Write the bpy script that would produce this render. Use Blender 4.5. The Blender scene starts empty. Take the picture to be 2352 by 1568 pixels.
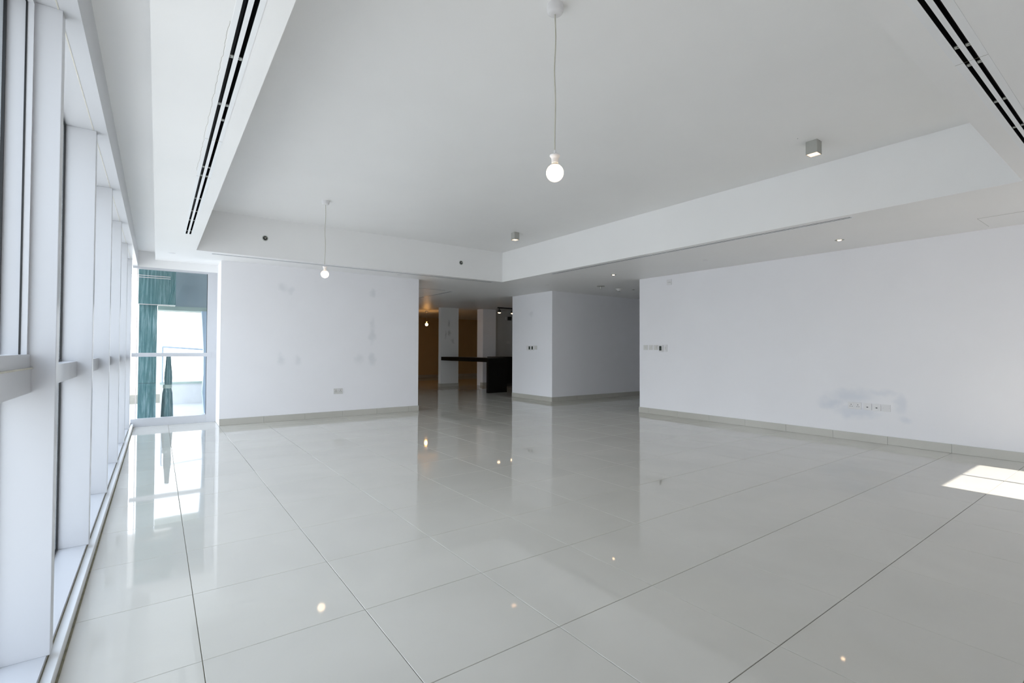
import bpy, bmesh, math, random
from mathutils import Matrix, Vector

random.seed(7)
sc = bpy.context.scene
C = sc.collection

# ------------------------------------------------------------------ camera
cam_d = bpy.data.cameras.new('camera')
cam_d.sensor_width = 36.0
cam_d.lens = 17.106
cam_d.clip_start = 0.05
cam_d.clip_end = 500
cam = bpy.data.objects.new('camera', cam_d)
C.objects.link(cam)
R_ = Vector((0.80788791, -0.5893253, 0.00357918))
U_ = Vector((-0.01358555, -0.0125517, 0.99982893))
F_ = Vector((0.58917956, 0.80779833, 0.01814667))
M = Matrix((R_, U_, -F_)).transposed().to_4x4()
M.translation = Vector((0, 0, 1.14))
cam.matrix_world = M
sc.camera = cam

# ------------------------------------------------------------------ sky, sun, exposure
SKY = 2.7
w = bpy.data.worlds.new('hazy_sky')
sc.world = w
w.use_nodes = True
nt = w.node_tree
nt.nodes.clear()
out = nt.nodes.new('ShaderNodeOutputWorld')
bg = nt.nodes.new('ShaderNodeBackground')
tc = nt.nodes.new('ShaderNodeTexCoord')
sx = nt.nodes.new('ShaderNodeSeparateXYZ')
mr = nt.nodes.new('ShaderNodeMapRange')
mr.inputs['From Min'].default_value = -1
mr.inputs['From Max'].default_value = 1
rp = nt.nodes.new('ShaderNodeValToRGB')
rp.color_ramp.elements[0].position = 0.0
rp.color_ramp.elements[0].color = (0.60, 0.60, 0.61, 1)
rp.color_ramp.elements[1].position = 1.0
rp.color_ramp.elements[1].color = (0.66, 0.78, 1.0, 1)
e = rp.color_ramp.elements.new(0.47); e.color = (0.70, 0.725, 0.765, 1)
e = rp.color_ramp.elements.new(0.53); e.color = (0.92, 0.95, 1.0, 1)
nt.links.new(tc.outputs['Generated'], sx.inputs[0])
nt.links.new(sx.outputs['Z'], mr.inputs['Value'])
nt.links.new(mr.outputs[0], rp.inputs[0])
nt.links.new(rp.outputs[0], bg.inputs['Color'])
bg.inputs['Strength'].default_value = SKY
nt.links.new(bg.outputs[0], out.inputs[0])

sun_d = bpy.data.lights.new('sun', 'SUN')
sun_d.energy = 22.0
sun_d.angle = math.radians(0.53)
sun_d.color = (1.0, 0.95, 0.88)
sun = bpy.data.objects.new('sun', sun_d)
C.objects.link(sun)
sun.location = (3, -6, 9)
sun.rotation_euler = (math.radians(39.6), 0, 0)

vs = sc.view_settings
vs.view_transform = 'Standard'
vs.look = 'None'
vs.gamma = 1.0
vs.use_curve_mapping = False
vs.exposure = 0.50
sc.cycles.use_denoising = True
sc.cycles.use_adaptive_sampling = True
sc.cycles.adaptive_threshold = 0.06
sc.cycles.max_bounces = 9
sc.cycles.diffuse_bounces = 5
sc.cycles.glossy_bounces = 4
sc.cycles.transparent_max_bounces = 16
sc.cycles.blur_glossy = 0.2
sc.cycles.sample_clamp_indirect = 4.0

# ------------------------------------------------------------------ materials
def new_mat(name):
    m = bpy.data.materials.new(name)
    m.use_nodes = True
    n = m.node_tree
    b = n.nodes['Principled BSDF']
    return m, n, b

def plain(name, col, rough=0.5, metal=0.0, spec=0.5, noise=0.03, scale=6.0, bump=0.0, emit=None, estr=0.0):
    m, n, b = new_mat(name)
    b.inputs['Roughness'].default_value = rough
    b.inputs['Metallic'].default_value = metal
    b.inputs['Specular IOR Level'].default_value = spec
    geo = n.nodes.new('ShaderNodeNewGeometry')
    tx = n.nodes.new('ShaderNodeTexNoise')
    tx.inputs['Scale'].default_value = scale
    tx.inputs['Detail'].default_value = 4
    n.links.new(geo.outputs['Position'], tx.inputs['Vector'])
    rm = n.nodes.new('ShaderNodeValToRGB')
    rm.color_ramp.elements[0].position = 0.3
    rm.color_ramp.elements[1].position = 0.7
    rm.color_ramp.elements[0].color = tuple(c * (1 - noise) for c in col) + (1,)
    rm.color_ramp.elements[1].color = tuple(min(1, c * (1 + noise)) for c in col) + (1,)
    n.links.new(tx.outputs['Fac'], rm.inputs[0])
    n.links.new(rm.outputs[0], b.inputs['Base Color'])
    if bump:
        bp = n.nodes.new('ShaderNodeBump')
        bp.inputs['Strength'].default_value = bump
        bp.inputs['Distance'].default_value = 0.002
        t2 = n.nodes.new('ShaderNodeTexNoise')
        t2.inputs['Scale'].default_value = 120
        n.links.new(geo.outputs['Position'], t2.inputs['Vector'])
        n.links.new(t2.outputs['Fac'], bp.inputs['Height'])
        n.links.new(bp.outputs[0], b.inputs['Normal'])
    if emit:
        b.inputs['Emission Color'].default_value = emit + (1,)
        b.inputs['Emission Strength'].default_value = estr
    return m

def paint(name, col, stains=(), scol=(0.6, 0.64, 0.7), rough=0.55):
    """wall paint with touched-up patches: stains = (centre, radii, strength)"""
    m = plain(name, col, rough, 0, 0.3, 0.012, 1.3, 0.12)
    if not stains:
        return m
    n = m.node_tree
    b = n.nodes['Principled BSDF']
    src = b.inputs['Base Color'].links[0].from_socket
    geo = n.nodes.new('ShaderNodeNewGeometry')
    wob = n.nodes.new('ShaderNodeTexNoise')
    wob.inputs['Scale'].default_value = 7
    n.links.new(geo.outputs['Position'], wob.inputs['Vector'])
    off = n.nodes.new('ShaderNodeVectorMath'); off.operation = 'SUBTRACT'
    n.links.new(wob.outputs['Color'], off.inputs[0]); off.inputs[1].default_value = (.5, .5, .5)
    offs = n.nodes.new('ShaderNodeVectorMath'); offs.operation = 'SCALE'
    n.links.new(off.outputs[0], offs.inputs[0]); offs.inputs['Scale'].default_value = 0.16
    pos = n.nodes.new('ShaderNodeVectorMath'); pos.operation = 'ADD'
    n.links.new(geo.outputs['Position'], pos.inputs[0]); n.links.new(offs.outputs[0], pos.inputs[1])
    acc = None
    for c, r, s in stains:
        d = n.nodes.new('ShaderNodeVectorMath'); d.operation = 'SUBTRACT'
        n.links.new(pos.outputs[0], d.inputs[0]); d.inputs[1].default_value = c
        q = n.nodes.new('ShaderNodeVectorMath'); q.operation = 'DIVIDE'
        n.links.new(d.outputs[0], q.inputs[0]); q.inputs[1].default_value = r
        l = n.nodes.new('ShaderNodeVectorMath'); l.operation = 'LENGTH'
        n.links.new(q.outputs[0], l.inputs[0])
        mp = n.nodes.new('ShaderNodeMapRange'); mp.interpolation_type = 'SMOOTHSTEP'
        mp.inputs['From Min'].default_value = 0.1; mp.inputs['From Max'].default_value = 1.25
        mp.inputs['To Min'].default_value = s; mp.inputs['To Max'].default_value = 0
        n.links.new(l.outputs['Value'], mp.inputs['Value'])
        if acc is None:
            acc = mp.outputs[0]
        else:
            a = n.nodes.new('ShaderNodeMath'); a.operation = 'MAXIMUM'
            n.links.new(acc, a.inputs[0]); n.links.new(mp.outputs[0], a.inputs[1]); acc = a.outputs[0]
    mx = n.nodes.new('ShaderNodeMix'); mx.data_type = 'RGBA'
    n.links.new(acc, mx.inputs['Factor'])
    n.links.new(src, mx.inputs['A'])
    mx.inputs['B'].default_value = scol + (1,)
    n.links.new(mx.outputs['Result'], b.inputs['Base Color'])
    return m

def glass(name, tint=(0.965, 0.985, 0.985)):
    m = bpy.data.materials.new(name)
    m.use_nodes = True
    n = m.node_tree
    n.nodes.clear()
    o = n.nodes.new('ShaderNodeOutputMaterial')
    mix = n.nodes.new('ShaderNodeMixShader')
    t = n.nodes.new('ShaderNodeBsdfTransparent')
    t.inputs[0].default_value = tint + (1,)
    g = n.nodes.new('ShaderNodeBsdfGlossy')
    g.inputs['Roughness'].default_value = 0.0
    # Schlick reflectance, the same from both sides of the sheet
    geo = n.nodes.new('ShaderNodeNewGeometry')
    dt = n.nodes.new('ShaderNodeVectorMath'); dt.operation = 'DOT_PRODUCT'
    n.links.new(geo.outputs['Incoming'], dt.inputs[0]); n.links.new(geo.outputs['Normal'], dt.inputs[1])
    ab = n.nodes.new('ShaderNodeMath'); ab.operation = 'ABSOLUTE'
    n.links.new(dt.outputs['Value'], ab.inputs[0])
    om = n.nodes.new('ShaderNodeMath'); om.operation = 'SUBTRACT'; om.inputs[0].default_value = 1.0
    n.links.new(ab.outputs[0], om.inputs[1])
    pw = n.nodes.new('ShaderNodeMath'); pw.operation = 'POWER'; pw.inputs[1].default_value = 5.0
    n.links.new(om.outputs[0], pw.inputs[0])
    f = n.nodes.new('ShaderNodeMath'); f.operation = 'MULTIPLY_ADD'
    f.inputs[1].default_value = 0.96; f.inputs[2].default_value = 0.035
    f.use_clamp = True
    n.links.new(pw.outputs[0], f.inputs[0])
    n.links.new(f.outputs[0], mix.inputs[0])
    n.links.new(t.outputs[0], mix.inputs[1])
    n.links.new(g.outputs[0], mix.inputs[2])
    n.links.new(mix.outputs[0], o.inputs[0])
    return m

def tile_mat(name, base, rough):
    m, n, b = new_mat(name)
    b.inputs['Roughness'].default_value = rough
    b.inputs['Specular IOR Level'].default_value = 0.62
    oi = n.nodes.new('ShaderNodeObjectInfo')
    geo = n.nodes.new('ShaderNodeNewGeometry')
    tx = n.nodes.new('ShaderNodeTexNoise')
    tx.inputs['Scale'].default_value = 1.7
    tx.inputs['Detail'].default_value = 7
    tx.inputs['Distortion'].default_value = 0.8
    n.links.new(geo.outputs['Position'], tx.inputs['Vector'])
    rm = n.nodes.new('ShaderNodeValToRGB')
    rm.color_ramp.elements[0].position = 0.32
    rm.color_ramp.elements[1].position = 0.68
    rm.color_ramp.elements[0].color = tuple(c * 0.97 for c in base) + (1,)
    rm.color_ramp.elements[1].color = tuple(c * 1.025 for c in base) + (1,)
    n.links.new(tx.outputs['Fac'], rm.inputs[0])
    hs = n.nodes.new('ShaderNodeHueSaturation')
    mp = n.nodes.new('ShaderNodeMapRange')
    mp.inputs['To Min'].default_value = 0.985
    mp.inputs['To Max'].default_value = 1.015
    n.links.new(oi.outputs['Random'], mp.inputs['Value'])
    n.links.new(mp.outputs[0], hs.inputs['Value'])
    n.links.new(rm.outputs[0], hs.inputs['Color'])
    n.links.new(hs.outputs[0], b.inputs['Base Color'])
    return m

def marble(name):
    """teal stone with vertical streaks"""
    m, n, b = new_mat(name)
    b.inputs['Roughness'].default_value = 0.25
    geo = n.nodes.new('ShaderNodeNewGeometry')
    mp = n.nodes.new('ShaderNodeMapping')
    mp.inputs['Scale'].default_value = (42, 42, 2.2)
    n.links.new(geo.outputs['Position'], mp.inputs['Vector'])
    tx = n.nodes.new('ShaderNodeTexNoise')
    tx.inputs['Scale'].default_value = 1.0
    tx.inputs['Detail'].default_value = 8
    tx.inputs['Roughness'].default_value = 0.7
    n.links.new(mp.outputs[0], tx.inputs['Vector'])
    rm = n.nodes.new('ShaderNodeValToRGB')
    rm.color_ramp.elements[0].position = 0.28
    rm.color_ramp.elements[0].color = (0.025, 0.085, 0.10, 1)
    rm.color_ramp.elements[1].position = 0.74
    rm.color_ramp.elements[1].color = (0.30, 0.42, 0.45, 1)
    e = rm.color_ramp.elements.new(0.5); e.color = (0.075, 0.175, 0.185, 1)
    n.links.new(tx.outputs['Fac'], rm.inputs[0])
    n.links.new(rm.outputs[0], b.inputs['Base Color'])
    return m

WHITE = (0.80, 0.80, 0.80)
m_wall = paint('wall_paint', (0.875, 0.868, 0.89))
m_far = paint('far_wall_paint', (0.875, 0.868, 0.89), [
    ((1.61, 8.43, 2.13), (.10, .3, .08), 0.25), ((1.73, 8.43, 2.10), (.06, .3, .07), 0.19),
    ((3.075, 8.43, 2.13), (.07, .3, .09), 0.28), ((3.09, 8.43, 1.60), (.06, .3, .14), 0.22),
    ((3.08, 8.43, 1.40), (.07, .3, .17), 0.28), ((1.59, 8.43, .98), (.07, .3, .11), 0.25),
    ((1.855, 8.43, .975), (.07, .3, .09), 0.22), ((2.85, 8.43, .975), (.10, .3, .10), 0.22),
    ((3.08, 8.43, .98), (.08, .3, .11), 0.28)], (0.52, 0.56, 0.58))
m_right = paint('right_wall_paint', (0.875, 0.868, 0.89), [
    ((7.26, 2.72, .46), (.3, .20, .10), 0.41), ((7.26, 2.5, .56), (.3, .32, .11), 0.39),
    ((7.26, 2.45, .36), (.3, .30, .09), 0.39), ((7.26, 2.0, .50), (.3, .06, .14), 0.30),
    ((7.26, 1.95, .33), (.3, .09, .06), 0.28), ((7.26, 2.2, .62), (.3, .2, .06), 0.25)], (0.56, 0.62, 0.72))
m_pillar = paint('pillar_paint', (0.87, 0.866, 0.888), [((7.1, 8.97, 1.99), (.3, .10, .06), 0.22)], (0.5, 0.5, 0.52))
m_cola = paint('column_paint', (0.86, 0.86, 0.85), [
    ((7.40, 13.5, 1.98), (.05, .3, .12), .6), ((7.42, 13.5, 1.68), (.07, .3, .10), .6),
    ((7.28, 13.5, 1.62), (.04, .3, .16), .5), ((7.55, 13.5, 1.42), (.06, .3, .12), .4)], (0.36, 0.36, 0.36))
m_ceil = paint('ceiling_paint', (0.88, 0.875, 0.868), rough=0.45)
m_frame = plain('white_aluminium', (0.575, 0.585, 0.61), 0.28, 0, 0.5, 0.012, 2.0)
m_flange = plain('white_enamel', (0.86, 0.87, 0.88), 0.35, 0, 0.5, 0.012, 2.0)
m_glass = glass('window_glass')
m_glass_near = glass('light_cutting_glass', (0.52, 0.52, 0.52))  # unseen near panes, darkened to let less light in
m_black = plain('black_rubber', (0.008, 0.009, 0.010), 0.4)
m_seal = plain('yellowed_sealant', (0.62, 0.60, 0.53), 0.6, noise=.12, scale=20)
m_grime = plain('grimy_joint', (0.22, 0.20, 0.13), 0.7, noise=.3, scale=30)
m_tile = tile_mat('polished_porcelain', (0.645, 0.625, 0.57), 0.035)
m_skirt = tile_mat('skirting_porcelain', (0.52, 0.505, 0.455), 0.12)
m_grout = plain('tile_grout', (0.18, 0.17, 0.125), 0.8, noise=.2, scale=15)
m_plate = plain('white_plastic', (0.775, 0.765, 0.77), 0.35)
m_plate2 = plain('ivory_plastic', (0.68, 0.67, 0.645), 0.35)
m_dark = plain('dark_plastic', (0.03, 0.032, 0.03), 0.3)
m_lcd = plain('lcd_screen', (0.03, 0.04, 0.03), 0.15)
m_steel = plain('brushed_steel', (0.42, 0.42, 0.38), 0.35, 0.8)
m_clip = plain('galvanised_clip', (0.45, 0.47, 0.44), 0.4, 0.3)
m_grey = plain('grey_powder_coat', (0.40, 0.40, 0.37), 0.5)
m_cord = plain('cream_cord', (0.55, 0.53, 0.45), 0.6)
m_bulb = plain('glowing_bulb', (0.9, 0.9, 0.9), 0.3, emit=(1.0, 0.72, 0.45), estr=4)
m_bulb_warm = plain('warm_glowing_bulb', (0.9, 0.9, 0.9), 0.3, emit=(1.0, 0.48, 0.13), estr=60)
m_lens = plain('glowing_lens', (0.9, 0.9, 0.9), 0.3, emit=(1.0, 0.66, 0.38), estr=9)
m_lens_soft = plain('glowing_reflector', (0.8, 0.7, 0.6), 0.3, emit=(1.0, 0.60, 0.36), estr=1.5)
m_granite = plain('black_granite', (0.006, 0.006, 0.006), 0.3, spec=.3, noise=.3, scale=60)
m_kitchen = paint('kitchen_paint', (0.62, 0.62, 0.60))
m_warmwall = paint('lamplit_wall_tone', (0.52, 0.38, 0.20))  # tan colour carries the warm lamplight of the back room
m_marble = marble('teal_streaked_stone')
m_terr = plain('terrace_stone', (0.72, 0.74, 0.76), 0.5, noise=.04)
m_fascia = plain('grey_fascia', (0.32, 0.40, 0.45), 0.5)
m_band = plain('sage_band', (0.42, 0.52, 0.48), 0.5)
m_pier = plain('pale_blue_render', (0.42, 0.53, 0.66), 0.5)
m_pink = plain('pale_copper_bead', (0.75, 0.66, 0.64), 0.4)
m_tower = plain('hazy_tower_facade', (0.62, 0.70, 0.80), 0.7)

# ------------------------------------------------------------------ mesh helpers
def bx(bm, x0, x1, y0, y1, z0, z1, bev=0.0):
    r = bmesh.ops.create_cube(bm, size=1.0)
    vs_ = r['verts']
    for v in vs_:
        v.co = Vector((x0 + (v.co.x + .5) * (x1 - x0), y0 + (v.co.y + .5) * (y1 - y0), z0 + (v.co.z + .5) * (z1 - z0)))
    if bev:
        es = list({e_ for v in vs_ for e_ in v.link_edges})
        bmesh.ops.bevel(bm, geom=es, offset=bev, segments=2, affect='EDGES', profile=0.6)
    return bm

def nb():
    return bmesh.new()

def box(x0, x1, y0, y1, z0, z1, bev=0.0):
    return bx(nb(), x0, x1, y0, y1, z0, z1, bev)

def lathe(bm, prof, cx=0, cy=0, cz=0, seg=32, axis='z', cap=True):
    rings = []
    for r, h in prof:
        ring = []
        for k in range(seg):
            a = 2 * math.pi * k / seg
            u, v = r * math.cos(a), r * math.sin(a)
            p = (u, v, h) if axis == 'z' else ((h, u, v) if axis == 'x' else (u, h, v))
            ring.append(bm.verts.new((cx + p[0], cy + p[1], cz + p[2])))
        rings.append(ring)
    for a, b in zip(rings, rings[1:]):
        for k in range(seg):
            bm.faces.new((a[k], a[(k + 1) % seg], b[(k + 1) % seg], b[k]))
    if cap:
        bm.faces.new(list(reversed(rings[0])))
        bm.faces.new(rings[-1])
    bmesh.ops.recalc_face_normals(bm, faces=bm.faces)
    return bm

def tube(bm, pts, r, seg=8):
    pts = [Vector(p) for p in pts]
    rings = []
    for i, p in enumerate(pts):
        d = (pts[min(i + 1, len(pts) - 1)] - pts[max(i - 1, 0)]).normalized()
        a = d.orthogonal().normalized() if i == 0 else (a - d * a.dot(d)).normalized()
        b = d.cross(a)
        rings.append([bm.verts.new(p + (a * math.cos(2 * math.pi * k / seg) + b * math.sin(2 * math.pi * k / seg)) * r) for k in range(seg)])
    for A, B in zip(rings, rings[1:]):
        for k in range(seg):
            bm.faces.new((A[k], A[(k + 1) % seg], B[(k + 1) % seg], B[k]))
    bm.faces.new(list(reversed(rings[0])))
    bm.faces.new(rings[-1])
    bmesh.ops.recalc_face_normals(bm, faces=bm.faces)
    return bm

def obj(name, bm, mat, parent=None, smooth=False, world=True):
    """link a bmesh as one object; world=True: coordinates are world ones, shifted to the parent's origin"""
    me = bpy.data.meshes.new(name)
    if parent is not None and world:
        o_ = Vector((0, 0, 0))
        p = parent
        while p is not None:
            o_ += p.location
            p = p.parent
        bmesh.ops.translate(bm, verts=bm.verts, vec=-o_)
    bm.to_mesh(me)
    bm.free()
    me.materials.append(mat)
    if smooth:
        for p_ in me.polygons:
            p_.use_smooth = True
        me.set_sharp_from_angle(angle=math.radians(38))
    o = bpy.data.objects.new(name, me)
    C.objects.link(o)
    o.parent = parent
    return o

def tag(o, label, cat, group=None):
    o['label'] = label
    o['category'] = cat
    if group:
        o['group'] = group
    return o

def thing(name, loc, label=None, cat=None, group=None, kind=None):
    o = bpy.data.objects.new(name, None)
    o.empty_display_size = 0.1
    C.objects.link(o)
    o.location = loc
    if label:
        tag(o, label, cat, group)
    if kind:
        o['kind'] = kind
    return o

def struct(name, bm, mat, parent=None, label=None):
    o = obj(name, bm, mat, parent)
    if parent is None:
        o['kind'] = 'structure'
        if label:
            o['label'] = label
    return o

def holed_slab(bm, x0, x1, y0, y1, z0, z1, holes):
    xs = sorted({x0, x1, *[min(max(h[k], x0), x1) for h in holes for k in (0, 1)]})
    ys = sorted({y0, y1, *[min(max(h[k], y0), y1) for h in holes for k in (2, 3)]})
    nx, ny = len(xs) - 1, len(ys) - 1
    def full(i, j):
        if not (0 <= i < nx and 0 <= j < ny):
            return False
        cx, cy = (xs[i] + xs[i + 1]) / 2, (ys[j] + ys[j + 1]) / 2
        return not any(h[0] < cx < h[1] and h[2] < cy < h[3] for h in holes)
    def q(*p):
        bm.faces.new([bm.verts.new(v) for v in p])
    for i in range(nx):
        for j in range(ny):
            if not full(i, j):
                continue
            a, b, c, d = xs[i], xs[i + 1], ys[j], ys[j + 1]
            q((a, c, z0), (a, d, z0), (b, d, z0), (b, c, z0))
            q((a, c, z1), (b, c, z1), (b, d, z1), (a, d, z1))
            if not full(i - 1, j): q((a, c, z0), (a, c, z1), (a, d, z1), (a, d, z0))
            if not full(i + 1, j): q((b, c, z0), (b, d, z0), (b, d, z1), (b, c, z1))
            if not full(i, j - 1): q((a, c, z0), (b, c, z0), (b, c, z1), (a, c, z1))
            if not full(i, j + 1): q((a, d, z0), (a, d, z1), (b, d, z1), (b, d, z0))
    bmesh.ops.remove_doubles(bm, verts=bm.verts, dist=1e-5)
    return bm

# ------------------------------------------------------------------ key planes
XR, YF, ZC, ZT = 7.26, 8.43, 2.47, 3.04      # right wall, far wall, low ceiling, tray ceiling
YN = -0.60                                    # inner face of the near wall
YW = 8.98                                     # far window plane
XP, YP = 7.10, 8.22                           # corner of the pillar block

# ------------------------------------------------------------------ floor with tiles
floor = struct('floor', box(-.60, 12.4, -.74, 18.5, -.12, -.0035), m_grout, None,
               'polished off-white porcelain tile floor reflecting the room')
GX, SX, GY, SY = 0.150, 0.6044, 0.9275, 0.5967
tile_cache = {}
def tile_mesh(wx, wy):
    k = (round(wx, 3), round(wy, 3))
    if k not in tile_cache:
        g, c, d = .0014, .0012, .006
        vb = []
        for (ins, z) in ((g, -d), (g, -c), (g + c, 0)):
            vb += [(ins, ins, z), (wx - ins, ins, z), (wx - ins, wy - ins, z), (ins, wy - ins, z)]
        fs = [(8, 9, 10, 11)]
        for r in (0, 4):
            for q in range(4):
                fs.append((r + q, r + (q + 1) % 4, r + 4 + (q + 1) % 4, r + 4 + q))
        me = bpy.data.meshes.new('floor_tile')
        me.from_pydata(vb, [], fs)
        me.materials.append(m_tile)
        tile_cache[k] = me
    return tile_cache[k]
xs = [-.262] + [GX + SX * i for i in range(0, 21)]
ys = [YN] + [GY + SY * j for j in range(-2, 30)]
far_cells = []
def cell_state(a, b, c, d):
    x, y = (a + b) / 2, (c + d) / 2
    if a > XR and d < 5.9: return 0
    if c > 8.95 and x < 3.4: return 0
    if c > YF and b < 3.97 and a > .76: return 0
    if a > XP + .1 and c > YP and d < 9.75: return 0
    if y > 18.3 or x > 11.9: return 0
    if d > 9.9 or a > 10.2: return 2
    return 1
for a, b in zip(xs, xs[1:]):
    for c, d in zip(ys, ys[1:]):
        s = cell_state(a, b, c, d)
        if s == 1:
            o = bpy.data.objects.new('floor_tile', tile_mesh(b - a, d - c))
            C.objects.link(o)
            o.parent = floor
            o.location = (a, c, 0)
        elif s == 2:
            far_cells.append((a, b, c, d))
bm = nb()
for a, b, c, d in far_cells:
    g = .0014
    bm.faces.new([bm.verts.new(p) for p in ((a + g, c + g, 0), (b - g, c + g, 0), (b - g, d - g, 0), (a + g, d - g, 0))])
o = obj('distant_floor_tiles', bm, m_tile, floor)
o['kind'] = 'stuff'

# ------------------------------------------------------------------ walls
struct('wall_far', box(.76, 3.97, YF, 8.99, 0, ZC + .02), m_far, None, 'white painted wall with filled patches beside the corner window')
struct('wall_right', box(XR, XR + .2, -.74, 5.92, 0, ZC + .02), m_right, None, 'long white wall with a blue-grey paint patch round the sockets')
struct('wall_pillar', box(XP, 11.8, YP, 9.72, 0, ZC + .02), m_pillar, None, 'white pillar block with thermostats at the passage corner')
struct('wall_passage_end', box(11.8, 12.0, 5.7, 9.72, 0, ZC + .02), m_wall)
struct('wall_passage_side', box(XR + .2, 11.8, 5.7, 5.92, 0, ZC + .02), m_wall)
bm = box(2.2, 2.4, 8.99, 9.6, 0, ZC + .02)
bx(bm, 2.2, 2.4, 12.2, 18.5, 0, ZC + .02)
bx(bm, 2.2, 2.4, 9.6, 12.2, 0, .07)
bx(bm, 2.2, 2.4, 9.6, 12.2, 2.35, ZC + .02)
struct('wall_dining_side', bm, m_warmwall)
struct('wall_dining_back', box(2.2, 12.2, 18.3, 18.5, 0, ZC + .02), m_warmwall)
struct('wall_kitchen_side', box(12.0, 12.2, 9.5, 18.3, 0, ZC + .02), m_kitchen)
struct('wall_kitchen_back', box(8.97, 12.0, 13.5, 13.7, 0, ZC + .02), m_kitchen)
struct('wall_behind_window', box(.76, 2.4, 8.99, 9.19, 0, ZC + .02), m_wall)
struct('wall_column_dining', box(7.11, 7.74, 13.5, 13.65, 0, ZC + .02), m_cola, None, 'white square column with scuffs behind the black bar')
struct('wall_column_kitchen', box(8.47, 8.97, 13.2, 13.55, 0, ZC + .02), m_wall, None, 'white square column beside the kitchen track lights')

# near wall behind the camera, with its two windows
bm = nb()
for a, b in ((-.60, -.10), (.95, 5.42), (6.72, XR + .2)):
    bx(bm, a, b, -.74, YN, 0, ZC + .3)
for a, b in ((-.10, .95), (5.42, 6.72)):
    bx(bm, a, b, -.74, YN, 0, .07)
    bx(bm, a, b, -.74, YN, 2.35, ZC + .3)
struct('wall_near', bm, m_wall)

# ------------------------------------------------------------------ ceiling
SL = (.228, .322)                # left diffuser, X range
holes = [(.41, 5.42, .70, 7.76),
         (.246, .301, -.4, 6.73),
         (.9, 5.25, .511, .572),
         (.60, 5.28, 7.893, 7.948),
         (5.512, 5.566, 1.90, 6.42),
         (4.0, 5.17, 9.60, 9.655), (5.36, 5.415, 9.72, 12.4)]
holes.append((-1, 2.2, 9.10, 19))
bm = holed_slab(nb(), -.04, 12.2, -.74, 18.5, ZC, ZC + .16, holes)
struct('ceiling', bm, m_ceil, None, 'low white ceiling border around the raised tray')
bm = nb()
for x0, x1, y0, y1 in ((.35, .41, .64, 7.82), (5.42, 5.48, .64, 7.82), (.41, 5.42, .64, .70), (.41, 5.42, 7.76, 7.82)):
    bx(bm, x0, x1, y0, y1, ZC + .16, ZT)
bx(bm, .35, 5.48, .64, 7.82, ZT, ZT + .1)
struct('ceiling_tray', bm, m_ceil, None, 'raised white tray ceiling with pendant lamps')
bm = nb()
bx(bm, -.30, -.04, -.74, 9.10, 2.583, 2.68)
struct('ceiling_pocket', bm, m_ceil, None, 'shaded curtain pocket above the long window wall')

ce = bpy.data.objects['ceiling']
pts, yy = [], 2.25
while yy < 4.3:
    pts.append((.2215 + random.uniform(-.003, .003), yy, ZC - .0003))
    yy += random.uniform(.012, .05)
obj('paint_crack', tube(nb(), pts, .0005, 5), m_grime, ce)
obj('screw_hole', lathe(nb(), [(.004, -.0008), (.003, .001)], 4.60, 1.985, ZT, 10), m_dark, bpy.data.objects['ceiling_tray'])

# ------------------------------------------------------------------ baseboards (each tile a piece)
def skirting(side, axis, fixed, face, a0, a1, cuts, h=.10, t=.011):
    root = thing('baseboard_' + side, (0, 0, 0), kind='structure')
    pts = [a0] + [c for c in cuts if a0 + .03 < c < a1 - .03] + [a1]
    for p, q in zip(pts, pts[1:]):
        p2, q2 = p + .0008, q - .0008
        lo, hi = sorted((fixed, fixed + face * t))
        b_ = box(lo, hi, p2, q2, .0006, h, .0015) if axis == 'y' else box(p2, q2, lo, hi, .0006, h, .0015)
        obj('skirting_tile', b_, m_skirt, root)
    return root
cy_ = [GY + SY * j for j in range(-4, 24)]
cx_ = [GX + SX * i for i in range(-1, 22)]
skirting('right', 'y', XR, -1, YN, 5.92 + .011, cy_)
skirting('right_end', 'x', 5.92, 1, XR, XR + 1.3, cx_)
skirting('far', 'x', YF, -1, .76, 3.97 + .011, [GX + SX * i for i in (2, 3, 4, 5, 6)])
skirting('far_end', 'y', 3.97, 1, YF, 8.99, cy_)
skirting('pillar', 'y', XP, -1, YP - .011, 9.72, [8.53, 8.98, 9.4])
skirting('passage', 'x', YP, -1, XP, 11.8, [7.28, 7.85, 8.45, 9.05, 9.65, 10.25, 10.85])
skirting('dining', 'x', 18.3, -1, 7.0, 12.0, cx_, .12)
for nm, x0, x1, y in (('column_dining', 7.11, 7.74, 13.5), ('column_kitchen', 8.47, 8.97, 13.2)):
    skirting(nm, 'x', y, -1, x0 - .011, x1 + .011, [], .10)
    skirting(nm + '_side', 'y', x0, -1, y, y + .14, [], .10)

# ------------------------------------------------------------------ window wall on the left
XG, XM = -.442, -.288            # glass plane, room face of the mullions
ZS, ZH, T0, T1 = .07, 2.35, .988, 1.072
tr = struct('trim_window_head', box(-.60, -.24, -.74, 9.12, ZH, 2.70), m_frame)
obj('sealant_joint', box(-.3025, -.2985, YN, YW, ZH - .0012, ZH + .001), m_seal, tr)
tr = struct('trim_sill', box(-.60, -.298, -.74, 9.12, 0, ZS), m_frame)
obj('sealant_joint', box(-.300, -.2955, YN, YW, .03, .0525), m_grime, tr)
obj('curb', box(-.2955, -.266, YN, YW, 0, .05, .002), m_flange, tr)
obj('floor_joint', box(-.267, -.2585, YN, YW, 0, .0025), m_grime, tr)
Y0 = [2.34 + 1.19 * k for k in range(-2, 6)]
edges = [(-.74, Y0[0])] + [(y + .058, (Y0 + [9.03])[i + 1]) for i, y in enumerate(Y0)]
def frame_rect(bm, x0, x1, y0, y1, z0, z1, t):
    bx(bm, x0, x1, y0, y0 + t, z0, z1); bx(bm, x0, x1, y1 - t, y1, z0, z1)
    bx(bm, x0, x1, y0 + t, y1 - t, z0, z0 + t); bx(bm, x0, x1, y0 + t, y1 - t, z1 - t, z1)
    return bm
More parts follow.
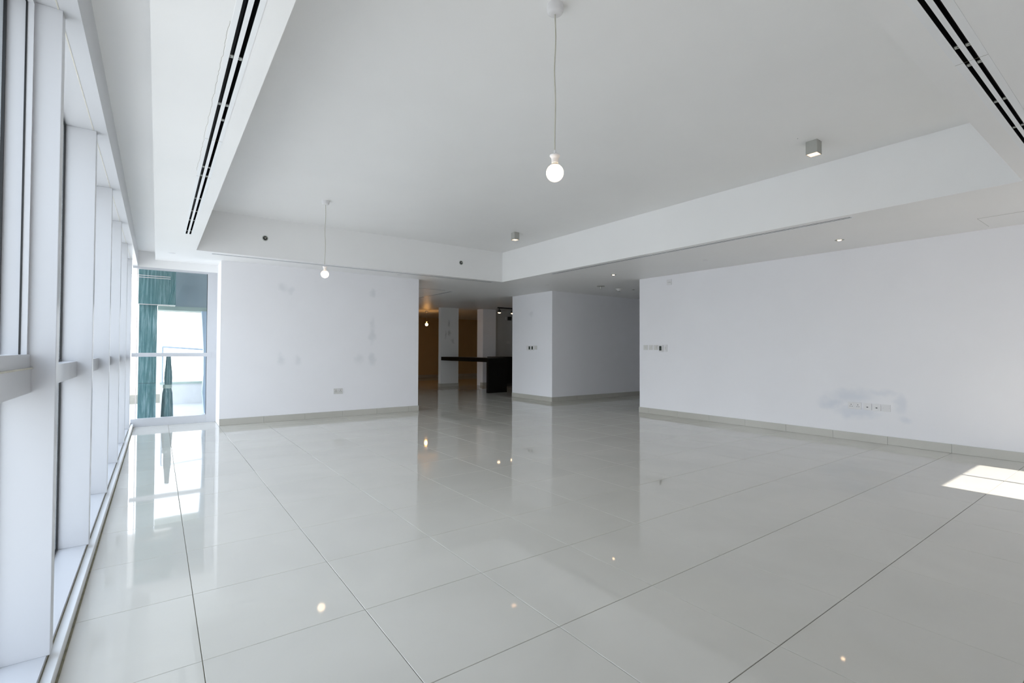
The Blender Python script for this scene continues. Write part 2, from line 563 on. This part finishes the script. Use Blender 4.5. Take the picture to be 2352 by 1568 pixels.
for i, (ya, yb) in enumerate(edges):
    XG = -.442 if i == 2 else -.426      # the opening sash bay is glazed further out
    wn = thing('window_%d' % (i + 1), (XG, ya, ZS), kind='structure')
    last = i == len(edges) - 1
    if i < len(Y0):
        mu = obj('mullion', box(-.46, XM, yb, yb + .058, ZS, ZH, .002), m_frame, wn)
    tb = obj('transom', box(XG - .02, -.350, ya, yb - (0.03 if last else 0), T0, T1, .0015), m_frame, wn)
    if i < 2:        # unseen solid panels added beside the camera to hold back daylight
        obj('light_block_panel', box(XG - .03, XG + .03, ya, yb, ZS, ZH), m_frame, wn)
        continue
    for nm, z0, z1 in (('upper_pane', T1, ZH), ('lower_pane', ZS, T0)):
        p = obj(nm, box(XG - .006, XG + .006, ya, yb, z0, z1), m_glass, wn)
        if not last:
            obj('gasket', frame_rect(nb(), XG + .006, XG + .0135, ya, yb, z0, z1, .011), m_black, p)
    if i == 2:      # the bay with the inner opening sash
        obj('sash', frame_rect(nb(), -.3760, -.360, ya, yb, T1, ZH, .014), m_frame, wn)
        obj('sash_rail', box(-.40, -.3535, ya, yb, T1, T1 + .048, .001), m_frame, wn)
        obj('gasket', frame_rect(nb(), -.3808, -.3760, ya, yb, T1 + .030, ZH, .016), m_black, wn)
        obj('sealant_joint', box(-.353, -.346, ya, yb, T1 - .002, T1 + .003), m_seal, wn)

# far corner window
wf = thing('window_10', (-.25, YW, 0), kind='structure')
obj('frame', box(.632, .76, YW, 9.06, .0, ZH, .002), m_frame, wf)
obj('bottom_rail', box(-.30, .632, YW, 9.06, 0, .118, .002), m_frame, wf)
obj('head_rail', box(-.30, .632, YW, 9.06, 2.322, ZH), m_frame, wf)
obj('transom', box(-.30, .69, YW - .01, 9.03, 1.026, 1.084, .0015), m_frame, wf)
p = obj('upper_pane', box(-.245, .632, 9.03, 9.042, 1.084, 2.322), m_glass, wf)
obj('gasket', box(.626, .634, 9.022, 9.03, 1.084, 2.322), m_black, p)
p = obj('lower_pane', box(-.245, .632, 9.03, 9.042, .118, 1.026), m_glass, wf)
obj('gasket', box(.626, .634, 9.022, 9.03, .118, 1.026), m_black, p)
obj('corner_bead', box(-.249, -.240, 9.02, 9.045, .118, 2.322), m_pink, wf)
hd = struct('trim_far_header', box(-.24, .76, YW, 9.12, ZH, 2.60), m_ceil)

# unseen dining room window, added to bring daylight into the back area
wn = thing('window_13', (2.3, 9.6, .07), kind='structure')
for ya, yb in ((9.6, 10.88), (10.94, 12.2)):
    obj('pane', box(2.294, 2.306, ya, yb, .07, 2.35), m_glass, wn)
obj('mullion', box(2.24, 2.36, 10.88, 10.94, .07, 2.35), m_frame, wn)

# near windows (behind the camera)
for n_, (a, b, mids) in enumerate(((-.10, .95, ()), (5.42, 6.72, (6.07,)))):
    wn = thing('window_%d' % (11 + n_), (a, -.70, .07), kind='structure')
    for nm, z0, z1 in (('upper_pane', 1.05, 2.35), ('lower_pane', .07, 1.0)):
        obj(nm, box(a, b, -.712, -.70, z0, z1), m_glass_near, wn)
    obj('transom', box(a, b, -.735, -.69, 1.0, 1.05), m_frame, wn)
    for mx_ in mids:
        obj('mullion', box(mx_ - .018, mx_ + .018, -.735, -.69, .07, 2.35), m_frame, wn)

# ------------------------------------------------------------------ linear air diffusers
def diffuser(axis, a0, a1, c, label, group='slot air diffusers', clips1=(), clips2=(), half=.047, joints=()):
    """two-slot diffuser: runs a0..a1 along axis, centred on c across"""
    z0, z1 = ZC - .0014, ZC - .0003
    loc = (c, a0, ZC) if axis == 'y' else (a0, c, ZC)
    t = thing('slot_diffuser', loc, label, 'air vent', group)
    s1, s2 = (-.0265, -.0095), (.0090, .0260)
    def B(u0, u1, v0, v1, zz0, zz1, bm_=None):
        bm_ = bm_ or nb()
        return bx(bm_, c + u0, c + u1, v0, v1, zz0, zz1) if axis == 'y' else bx(bm_, v0, v1, c + u0, c + u1, zz0, zz1)
    b_ = B(-half, s1[0], a0 - .02, a1 + .02, z0, z1)
    B(s2[1], half, a0 - .02, a1 + .02, z0, z1, b_)
    B(s1[0], s2[1], a0 - .02, a0, z0, z1, b_)
    B(s1[0], s2[1], a1, a1 + .02, z0, z1, b_)
    obj('flange', b_, m_flange, t)
    obj('centre_bar', B(s1[1], s2[0], a0, a1, z0, ZC - .0006), m_flange, t)
    # black plenum, open below
    b_ = B(-.0272, -.0262, a0 + .001, a1 - .001, ZC - .0003, ZC + .12)
    B(.0262, .0272, a0 + .001, a1 - .001, ZC - .0003, ZC + .12, b_)
    B(-.027, .027, a0 + .001, a0 + .002, ZC + .002, ZC + .12, b_)
    B(-.027, .027, a1 - .002, a1 - .001, ZC + .002, ZC + .12, b_)
    B(-.027, .027, a0 + .001, a1 - .001, ZC + .12, ZC + .125, b_)
    B(s1[1], s2[0], a0 + .002, a1 - .002, ZC - .0006, ZC + .03, b_)
    obj('plenum', b_, m_black, t)
    for s, cl in ((s1, clips1), (s2, clips2)):
        for p in cl:
            b_ = B(s[0] + .0008, s[1] - .0008, p - .012, p - .004, ZC + .004, ZC + .009)
            B(s[0] + .0008, s[1] - .0008, p + .004, p + .012, ZC + .004, ZC + .009, b_)
            B(s[0] + .008, s[1] - .0008, p - .004, p + .004, ZC + .004, ZC + .009, b_)
            obj('clip', b_, m_clip, t)
    for p in joints:
        obj('joint', B(-half, half, p - .0008, p + .0008, z0 - .0004, z0 + .0002), m_grime, t)
    return t
cl = [2.53, 3.06, 4.19, 4.41, 5.11, 5.6, 6.01, 6.56]
diffuser('y', -.4, 6.73, .2735, 'long two-slot air diffuser running beside the window wall', clips1=cl, clips2=sorted(cl + [3.27]), joints=(3.6, 4.42))
diffuser('x', .9, 5.25, .5415, 'two-slot air diffuser in the top right corner of the photo', clips1=[2.83, 3.04, 3.59, 4.09], clips2=[2.82, 3.04, 3.6, 4.1], half=.056, joints=(2.98,))
diffuser('x', .60, 5.28, 7.9205, 'two-slot air diffuser above the far white wall', clips1=[1.4, 2.6, 3.9], clips2=[1.4, 2.6, 3.9])
diffuser('y', 1.90, 6.42, 5.539, 'two-slot air diffuser beside the right edge of the tray', clips1=[2.6, 3.6, 4.8], clips2=[2.6, 3.6, 4.8])
diffuser('x', 4.0, 5.17, 9.6275, 'short cross air diffuser in the dim ceiling beyond the opening', 'back room diffusers')
diffuser('y', 9.72, 12.4, 5.3875, 'air diffuser running back in the dim ceiling beyond the opening', 'back room diffusers')

# ------------------------------------------------------------------ pendant lamps
def pendant(x, y, ztop, zbulb, label, bulb_m, name='pendant_lamp', sway=0.0):
    t = thing(name, (x, y, ztop), label, 'lamp', 'bare bulb pendants')
    obj('canopy', lathe(nb(), [(.020, -.052), (.034, -.050), (.042, -.043), (.0455, -.030), (.0455, -.012), (.044, 0)], x, y, ztop), m_plate, t, True)
    zt = zbulb + .172
    pts = [(x + sway * math.sin(k * .9) * .003, y + .002 * math.cos(k * 1.3) * sway, ztop - .05 + (zt - ztop + .05) * k / 12) for k in range(13)]
    obj('cord', tube(nb(), pts, .0036), m_cord, t, True)
    h = obj('lamp_holder', lathe(nb(), [(.016, .098), (.0185, .101), (.0185, .120), (.0195, .124), (.0215, .130), (.0285, .139), (.0285, .144), (.019, .150), (.007, .153), (.006, .172)], x, y, zbulb, 32), m_plate, t, True)
    obj('collar', lathe(nb(), [(.017, .088), (.017, .1005)], x, y, zbulb), m_grey, h, True)
    prof = []
    for k in range(15):
        a = -math.pi / 2 + math.pi * k / 14 * .80
        prof.append((max(.0005, .0475 * math.cos(a)), .0475 + .0475 * math.sin(a)))
    prof += [(.026, .0855), (.0165, .090)]
    obj('bulb', lathe(nb(), prof, x, y, zbulb, 32), bulb_m, t, True)
    return t
pendant(1.745, 2.00, ZT, 2.063, 'bare bulb pendant nearest the camera at top centre of the tray', m_bulb, sway=1)
pendant(1.714, 6.40, ZT, 2.053, 'bare bulb pendant hanging in front of the far white wall', m_bulb, sway=1)
pendant(7.41, 15.1, ZC, 1.96, 'small glowing pendant bulb in the brown room beyond the opening', m_bulb_warm)

# ------------------------------------------------------------------ square surface spotlights
def spot(x, y, label):
    t = thing('surface_spotlight', (x, y, ZT), label, 'lamp', 'square ceiling spotlights')
    s, h, th = .0475, .118, .004
    b_ = nb()
    bx(b_, x - s, x + s, y - s, y - s + th, ZT - h, ZT); bx(b_, x - s, x + s, y + s - th, y + s, ZT - h, ZT)
    bx(b_, x - s, x - s + th, y - s + th, y + s - th, ZT - h, ZT); bx(b_, x + s - th, x + s, y - s + th, y + s - th, ZT - h, ZT)
    hs = obj('housing', b_, m_grey, t)
    obj('screw', lathe(nb(), [(.003, -.001), (.003, .001)], x, y - s, ZT - .008, 10, 'y'), m_dark, hs)
    b_ = nb()
    i_ = s - th
    vs1 = [b_.verts.new((x + a * i_, y + c * i_, ZT - h + .004)) for a, c in ((-1, -1), (1, -1), (1, 1), (-1, 1))]
    vs2 = [b_.verts.new((x + a * .022, y + c * .022, ZT - h + .045)) for a, c in ((-1, -1), (1, -1), (1, 1), (-1, 1))]
    for k in range(4):
        b_.faces.new((vs1[k], vs1[(k + 1) % 4], vs2[(k + 1) % 4], vs2[k]))
    obj('reflector', b_, m_lens_soft, t)
    obj('lamp_glass', lathe(nb(), [(.0215, 0), (.0215, .006)], x, y, ZT - h + .042), m_lens, t)
spot(4.785, 1.93, 'grey square ceiling spotlight nearest, at the right of the tray')
spot(4.65, 6.30, 'small grey square ceiling spotlight at the far corner of the tray')

# ------------------------------------------------------------------ recessed downlights and ceiling devices
def downlight(x, y, label, lit=True, r=.048):
    t = thing('downlight', (x, y, ZC), label, 'lamp', 'recessed downlights')
    obj('trim_ring', lathe(nb(), [(r, 0), (r * .98, -.003), (r * .66, -.004), (r * .52, -.001), (r * .48, .0)], x, y, ZC, 32, cap=False), m_steel, t, True)
    obj('lamp_glass', lathe(nb(), [(r * .05, -.0085), (r * .34, -.007), (r * .46, -.001), (r * .48, .001)], x, y, ZC, 24), m_lens if lit else m_dark, t, True)
downlight(6.563, 2.373, 'lit recessed downlight above the long right wall')
downlight(6.453, 5.833, 'lit recessed downlight near the passage corner')
downlight(8.366, 6.987, 'small unlit recessed fitting in the passage ceiling', False, .034)

t = thing('sprinkler', (7.383, 7.019, ZC), 'pendent sprinkler with wide round plate in the passage ceiling', 'sprinkler')
obj('plate', lathe(nb(), [(.082, 0), (.080, -.006), (.02, -.010)], 7.383, 7.019, ZC, 36), m_steel, t, True)
obj('stem', lathe(nb(), [(.012, -.010), (.012, -.052), (.009, -.058)], 7.383, 7.019, ZC, 16), m_steel, t, True)
t = thing('smoke_detector', (8.005, 7.077, ZC), 'ivory cone-shaped smoke detector on the passage ceiling', 'detector')
obj('base', lathe(nb(), [(.070, 0), (.068, -.010), (.052, -.024), (.030, -.046)], 8.005, 7.077, ZC, 36), m_plate2, t, True)
obj('sensor', lathe(nb(), [(.024, -.046), (.024, -.058), (.018, -.061)], 8.005, 7.077, ZC, 24), m_grey, t, True)

def cap(x, y, label):
    t = obj('ceiling_cover', lathe(nb(), [(.042, -.0), (.041, -.003), (.034, -.0055), (.002, -.006)], 0, 0, 0, 32), m_plate, None, True)
    t.location = (x, y, ZC)
    tag(t, label, 'cover', 'round ceiling covers')
cap(6.462, 4.068, 'flat round white cover on the ceiling above the right wall')
cap(.149, 8.208, 'flat round white cover on the ceiling above the corner window')
cap(6.38, 7.539, 'flat round white cover on the ceiling near the pillar')
cap(3.45, 8.12, 'flat round white cover on the ceiling above the far white wall')

def side_sprinkler(x, label):
    z = 2.745
    t = thing('sidewall_sprinkler', (x, 7.76, z), label, 'sprinkler', 'tray edge sprinklers')
    obj('rosette', lathe(nb(), [(.040, 0), (.038, -.006), (.030, -.008), (.028, -.004)], x, 7.76, z, 32, 'y', cap=False), m_clip, t, True)
    obj('cup', lathe(nb(), [(.029, -.0025), (.004, -.002)], x, 7.76, z, 32, 'y'), m_dark, t, True)
    obj('nozzle', lathe(nb(), [(.010, -.003), (.010, -.018), (.006, -.024)], x, 7.76, z, 16, 'y'), m_steel, t, True)
    obj('deflector', box(x - .017, x + .017, 7.732, 7.735, z + .004, z + .010), m_steel, t)
side_sprinkler(1.24, 'dark round sprinkler in the tray edge near the window side')
side_sprinkler(4.494, 'dark round sprinkler in the tray edge near the far corner')

# ceiling access hatch, top right
t = thing('access_hatch', (6.9, .6, ZC), 'flush square access hatch in the ceiling by the right wall', 'hatch')
b_ = nb()
for x0, x1, y0, y1 in ((6.60, 6.603, .55, 1.17), (7.10, 7.103, .55, 1.17), (6.60, 7.103, .547, .55), (6.60, 7.103, 1.17, 1.173)):
    bx(b_, x0, x1, y0, y1, ZC - .0012, ZC + .001)
obj('frame_gap', b_, m_grey, t)
obj('door', box(6.604, 7.099, .551, 1.169, ZC - .002, ZC + .001), m_ceil, t)

# ------------------------------------------------------------------ wall plates
def frameof(wall):
    """wall: 'right' (X=XR facing -X), 'far' (Y=YF facing -Y), 'pillar' (X=XP), returns mapper (u along, z, depth out) -> box"""
    def B(u0, u1, z0, z1, d0, d1, bm_=None, bev=0.0):
        bm_ = bm_ or nb()
        if wall == 'far': return bx(bm_, u0, u1, YF - d1, YF - d0, z0, z1, bev)
        if wall == 'kitchen': return bx(bm_, u0, u1, 13.5 - d1, 13.5 - d0, z0, z1, bev)
        X = XR if wall == 'right' else XP
        return bx(bm_, X - d1, X - d0, u0, u1, z0, z1, bev)
    return B
def at(wall, u, z):
    return (u, YF, z) if wall == 'far' else (u, 13.5, z) if wall == 'kitchen' else ((XR if wall == 'right' else XP), u, z)

def socket2(wall, u0, u1, z0, z1, label, mat):
    B = frameof(wall)
    t = thing('double_socket', at(wall, (u0 + u1) / 2, z0), label, 'socket', 'double power sockets')
    obj('plate', B(u0, u1, z0, z1, 0, .009, None, .002), mat, t)
    flip = 1 if wall == 'far' else -1
    for s in (-1, 1):
        c = (u0 + u1) / 2 + s * (u1 - u0) * .26
        zc = z0 + (z1 - z0) * .46
        for du, dz, a, b_ in ((0, .017, .0035, .006), (-.011, -.006, .005, .003), (.011, -.006, .005, .003)):
            obj('pin_hole', B(c + du - a, c + du + a, zc + dz - b_, zc + dz + b_, .0088, .0096), m_dark, t)
        cs = (u0 + u1) / 2 + s * .012
        obj('rocker', B(cs - .008, cs + .008, z1 - .026, z1 - .008, .009, .0115), m_plate, t)
socket2('far', 2.420, 2.570, .390, .484, 'ivory double power socket low on the far wall', m_plate2)
socket2('right', 2.395, 2.540, .403, .488, 'white double power socket low on the long right wall', m_plate)

def plate(wall, u0, u1, z0, z1, label, cat='switch', name='wall_plate', mat=None, mark=None, group=None, depth=.008):
    B = frameof(wall)
    t = thing(name, at(wall, (u0 + u1) / 2, z0), label, cat, group)
    obj('plate', B(u0, u1, z0, z1, 0, depth, None, .0018), mat or m_plate, t)
    uc, zc = (u0 + u1) / 2, (z0 + z1) / 2
    hw, hz = (u1 - u0) / 2, (z1 - z0) / 2
    if mark == 'port':
        obj('port', B(uc - .009, uc + .009, zc - .012, zc + .000, depth - .0005, depth + .001), m_dark, t)
    elif mark == 'rocker':
        obj('rocker', B(uc - hw * .30, uc + hw * .30, zc - hz * .42, zc + hz * .42, depth, depth + .004, None, .001), m_plate2, t)
    elif mark == 'blank':
        for s in (-1, 1):
            obj('screw', B(uc + s * hw * .72 - .002, uc + s * hw * .72 + .002, zc - .002, zc + .002, depth - .0005, depth + .0008), m_grey, t)
    elif mark == 'thermostat':
        sc_ = obj('bezel', B(uc - hw * .86, uc + hw * .86, zc - hz * .9, zc + hz * .9, depth, depth + .014, None, .004), m_plate, t)
        obj('screen', B(uc - hw * .50, uc + hw * .56, zc - hz * .60, zc + hz * .68, depth + .0135, depth + .015), m_lcd, t)
    elif mark == 'aerial':
        for s in (-1, 1):
            obj('aerial_jack', B(uc + s * .018 - .005, uc + s * .018 + .005, zc - .008, zc + .004, depth, depth + .004, None, .001), m_steel, t)
    return t
plate('right', 2.285, 2.372, .402, .488, 'white plate with one black data port, beside the double socket', 'outlet', 'data_outlet', mark='port')
plate('right', 2.188, 2.274, .402, .488, 'white plate with one black data port, beside the blank plate', 'outlet', 'data_outlet', mark='port')
plate('right', 2.088, 2.174, .402, .488, 'blank white plate at the near end of the low socket row', 'cover plate', 'blank_plate', mark='blank')
plate('right', 5.737, 5.823, 1.156, 1.244, 'light switch closest to the passage edge of the right wall', 'switch', 'light_switch', m_plate2, 'rocker', 'switches on the right wall')
plate('right', 5.624, 5.710, 1.156, 1.244, 'middle light switch of three on the right wall', 'switch', 'light_switch', m_plate2, 'rocker', 'switches on the right wall')
plate('right', 5.509, 5.597, 1.156, 1.244, 'light switch next to the thermostat on the right wall', 'switch', 'light_switch', m_plate2, 'rocker', 'switches on the right wall')
plate('right', 5.393, 5.488, 1.120, 1.246, 'white thermostat with dark screen beside the switches on the right wall', 'thermostat', 'thermostat', mark='thermostat')
plate('right', 5.312, 5.379, 1.124, 1.249, 'plain white upright plate next to the right wall thermostat', 'cover plate', 'blank_plate', mark='rocker')
plate('right', 5.216, 5.315, 2.296, 2.395, 'white aerial socket plate high on the right wall', 'outlet', 'aerial_outlet', mark='aerial')
plate('pillar', 9.064, 9.142, 1.140, 1.252, 'plain white plate at the opening side of the pillar controls', 'cover plate', 'blank_plate', mark='blank')
plate('pillar', 8.962, 9.060, 1.138, 1.254, 'pillar thermostat with dark screen, beside the plain white plate', 'thermostat', 'thermostat', mark='thermostat', group='pillar thermostats')
plate('pillar', 8.852, 8.952, 1.138, 1.254, 'pillar thermostat with dark screen, beside the ivory switch', 'thermostat', 'thermostat', mark='thermostat', group='pillar thermostats')
plate('pillar', 8.748, 8.834, 1.156, 1.250, 'ivory switch at the passage side of the pillar controls', 'switch', 'light_switch', m_plate2, 'rocker')
plate('kitchen', 9.62, 9.76, 1.36, 1.45, 'beige switch plate on the dim kitchen wall', 'switch', 'light_switch', m_plate2, 'rocker')
t = thing('wall_speaker', (9.66, 13.5, 2.16), 'small black box on the dim kitchen wall', 'speaker')
B = frameof('kitchen')
obj('body', B(9.63, 9.75, 2.16, 2.28, .02, .11, None, .006), m_dark, t)
obj('bracket', B(9.56, 9.64, 2.18, 2.27, 0, .03, None, .003), m_plate2, t)

# ------------------------------------------------------------------ kitchen bar, counter and track light
t = thing('bar_counter', (7.43, 10.83, 0), 'black stone breakfast bar with a solid waterfall end', 'counter')
obj('worktop', box(7.12, 7.75, 10.83, 13.49, .822, .933, .003), m_granite, t)
obj('end_panel', box(7.13, 7.74, 10.84, 10.93, .0, .822, .002), m_granite, t)
obj('inner_panel', box(7.45, 7.52, 10.93, 11.25, .0, .822, .002), m_granite, t)
t = thing('kitchen_counter', (9.6, 12.85, 0), 'black kitchen counter against the dim wall behind the bar', 'counter')
obj('cabinet', box(8.66, 11.9, 12.60, 13.19, .08, .89, .002), m_granite, t)
obj('worktop', box(8.63, 11.9, 12.55, 13.19, .89, .933, .002), m_granite, t)
obj('plinth', box(8.72, 11.9, 12.66, 13.19, 0, .08), m_dark, t)
t = thing('track_light', (8.9, 12.4, ZC), 'dark ceiling track with two small lit spotlights over the kitchen', 'lamp')
obj('track', box(8.48, 9.9, 12.36, 12.40, ZC - .035, ZC), m_dark, t)
for k, (x, dx) in enumerate(((8.54, -.4), (9.04, .1))):
    h = obj('spot_head', lathe(nb(), [(.012, -.035), (.014, -.075), (.045, -.09), (.055, -.155), (.052, -.165)], x, 12.38, ZC, 20), m_dark, t, True)
    obj('lens', lathe(nb(), [(.010, -.185), (.032, -.180), (.042, -.168), (.044, -.1655)], x, 12.38, ZC, 20), m_lens, h, True)

# ------------------------------------------------------------------ outside the corner window
t = thing('stone_column', (-.12, 9.75, 0), 'teal streaked stone column just outside the corner window', 'column')
for k, (z0, z1) in enumerate(((.03, .60), (.604, 1.84))):
    obj('stone_slab', box(-.235, -.005, 9.60, 9.85, z0, z1), m_marble, t)
b_ = tag(obj('stone_beam', box(-.245, .232, 9.50, 9.88, 1.845, 2.62), m_marble), 'teal streaked stone beam above the column outside the corner window', 'beam')
for z in (2.285, 2.255, 1.835):
    obj('metal_bead', box(-.245, .16, 9.494, 9.50, z, z + .008), m_pink, b_)
t = thing('terrace_soffit', (.7, 10.3, 1.8), 'grey-blue fascia with sage band outside the corner window', 'fascia')
obj('fascia', box(.236, 1.6, 10.10, 10.5, 1.87, 2.60), m_fascia, t)
obj('lower_band', box(.0, 1.6, 10.09, 10.5, 1.80, 1.87), m_band, t)
b_ = nb()
prof_ = [(.62, 1.80), (.655, 1.15), (.66, .70), (.645, .40), (.68, .0)]
for x, z in prof_:
    pass
vsl = [[b_.verts.new((x + (0 if q in (0, 3) else .30), 10.0 + (0 if q < 2 else .2), z)) for q in range(4)] for x, z in prof_]
for a, b in zip(vsl, vsl[1:]):
    for k in range(4):
        b_.faces.new((a[k], a[(k + 1) % 4], b[(k + 1) % 4], b[k]))
b_.faces.new(vsl[0]); b_.faces.new(list(reversed(vsl[-1])))
bmesh.ops.recalc_face_normals(b_, faces=b_.faces)
tag(obj('pale_pier', b_, m_pier), 'pale blue pier at the right edge of the corner window', 'pier')
struct('terrace_sun_block', box(-.6, 2.19, 8.80, 12.9, 2.71, 2.95), m_terr)  # unseen slab added overhead to keep the sun off the terrace
o = struct('terrace_floor', box(-.6, 2.19, 9.20, 12.4, -.12, .03), m_terr)
t = thing('parapet', (.5, 12.0, 0), 'low white terrace parapet with a thin rail outside the corner window', 'parapet')
obj('wall', box(.06, 2.19, 12.0, 12.15, .0, .43), m_terr, t)
obj('coping', box(.05, 2.19, 11.98, 12.17, .43, .475), m_band, t)
obj('rail', tube(nb(), [(.09, 11.98, 1.185), (.75, 11.98, 1.135), (2.19, 11.98, 1.135)], .016), m_pier, t)
obj('post', tube(nb(), [(.09, 11.98, .47), (.09, 11.98, 1.19)], .014), m_pier, t)
t = thing('column_reflection', (.15, 9.75, .03), 'tapered teal pedestal standing on the terrace outside the window', 'reflection')  # solid form added in place of a distorted column reflection in the glass
obj('base', lathe(nb(), [(.085, .03), (.080, .20), (.070, .42), (.055, .50)], .145, 9.78, 0, 28), m_marble, t, True)
obj('band', lathe(nb(), [(.060, .50), (.062, .53), (.058, .56)], .145, 9.78, 0, 28), m_band, t, True)
obj('shaft', lathe(nb(), [(.052, .56), (.056, .66), (.052, .76), (.040, .88), (.030, 1.06)], .155, 9.78, 0, 28), m_marble, t, True)
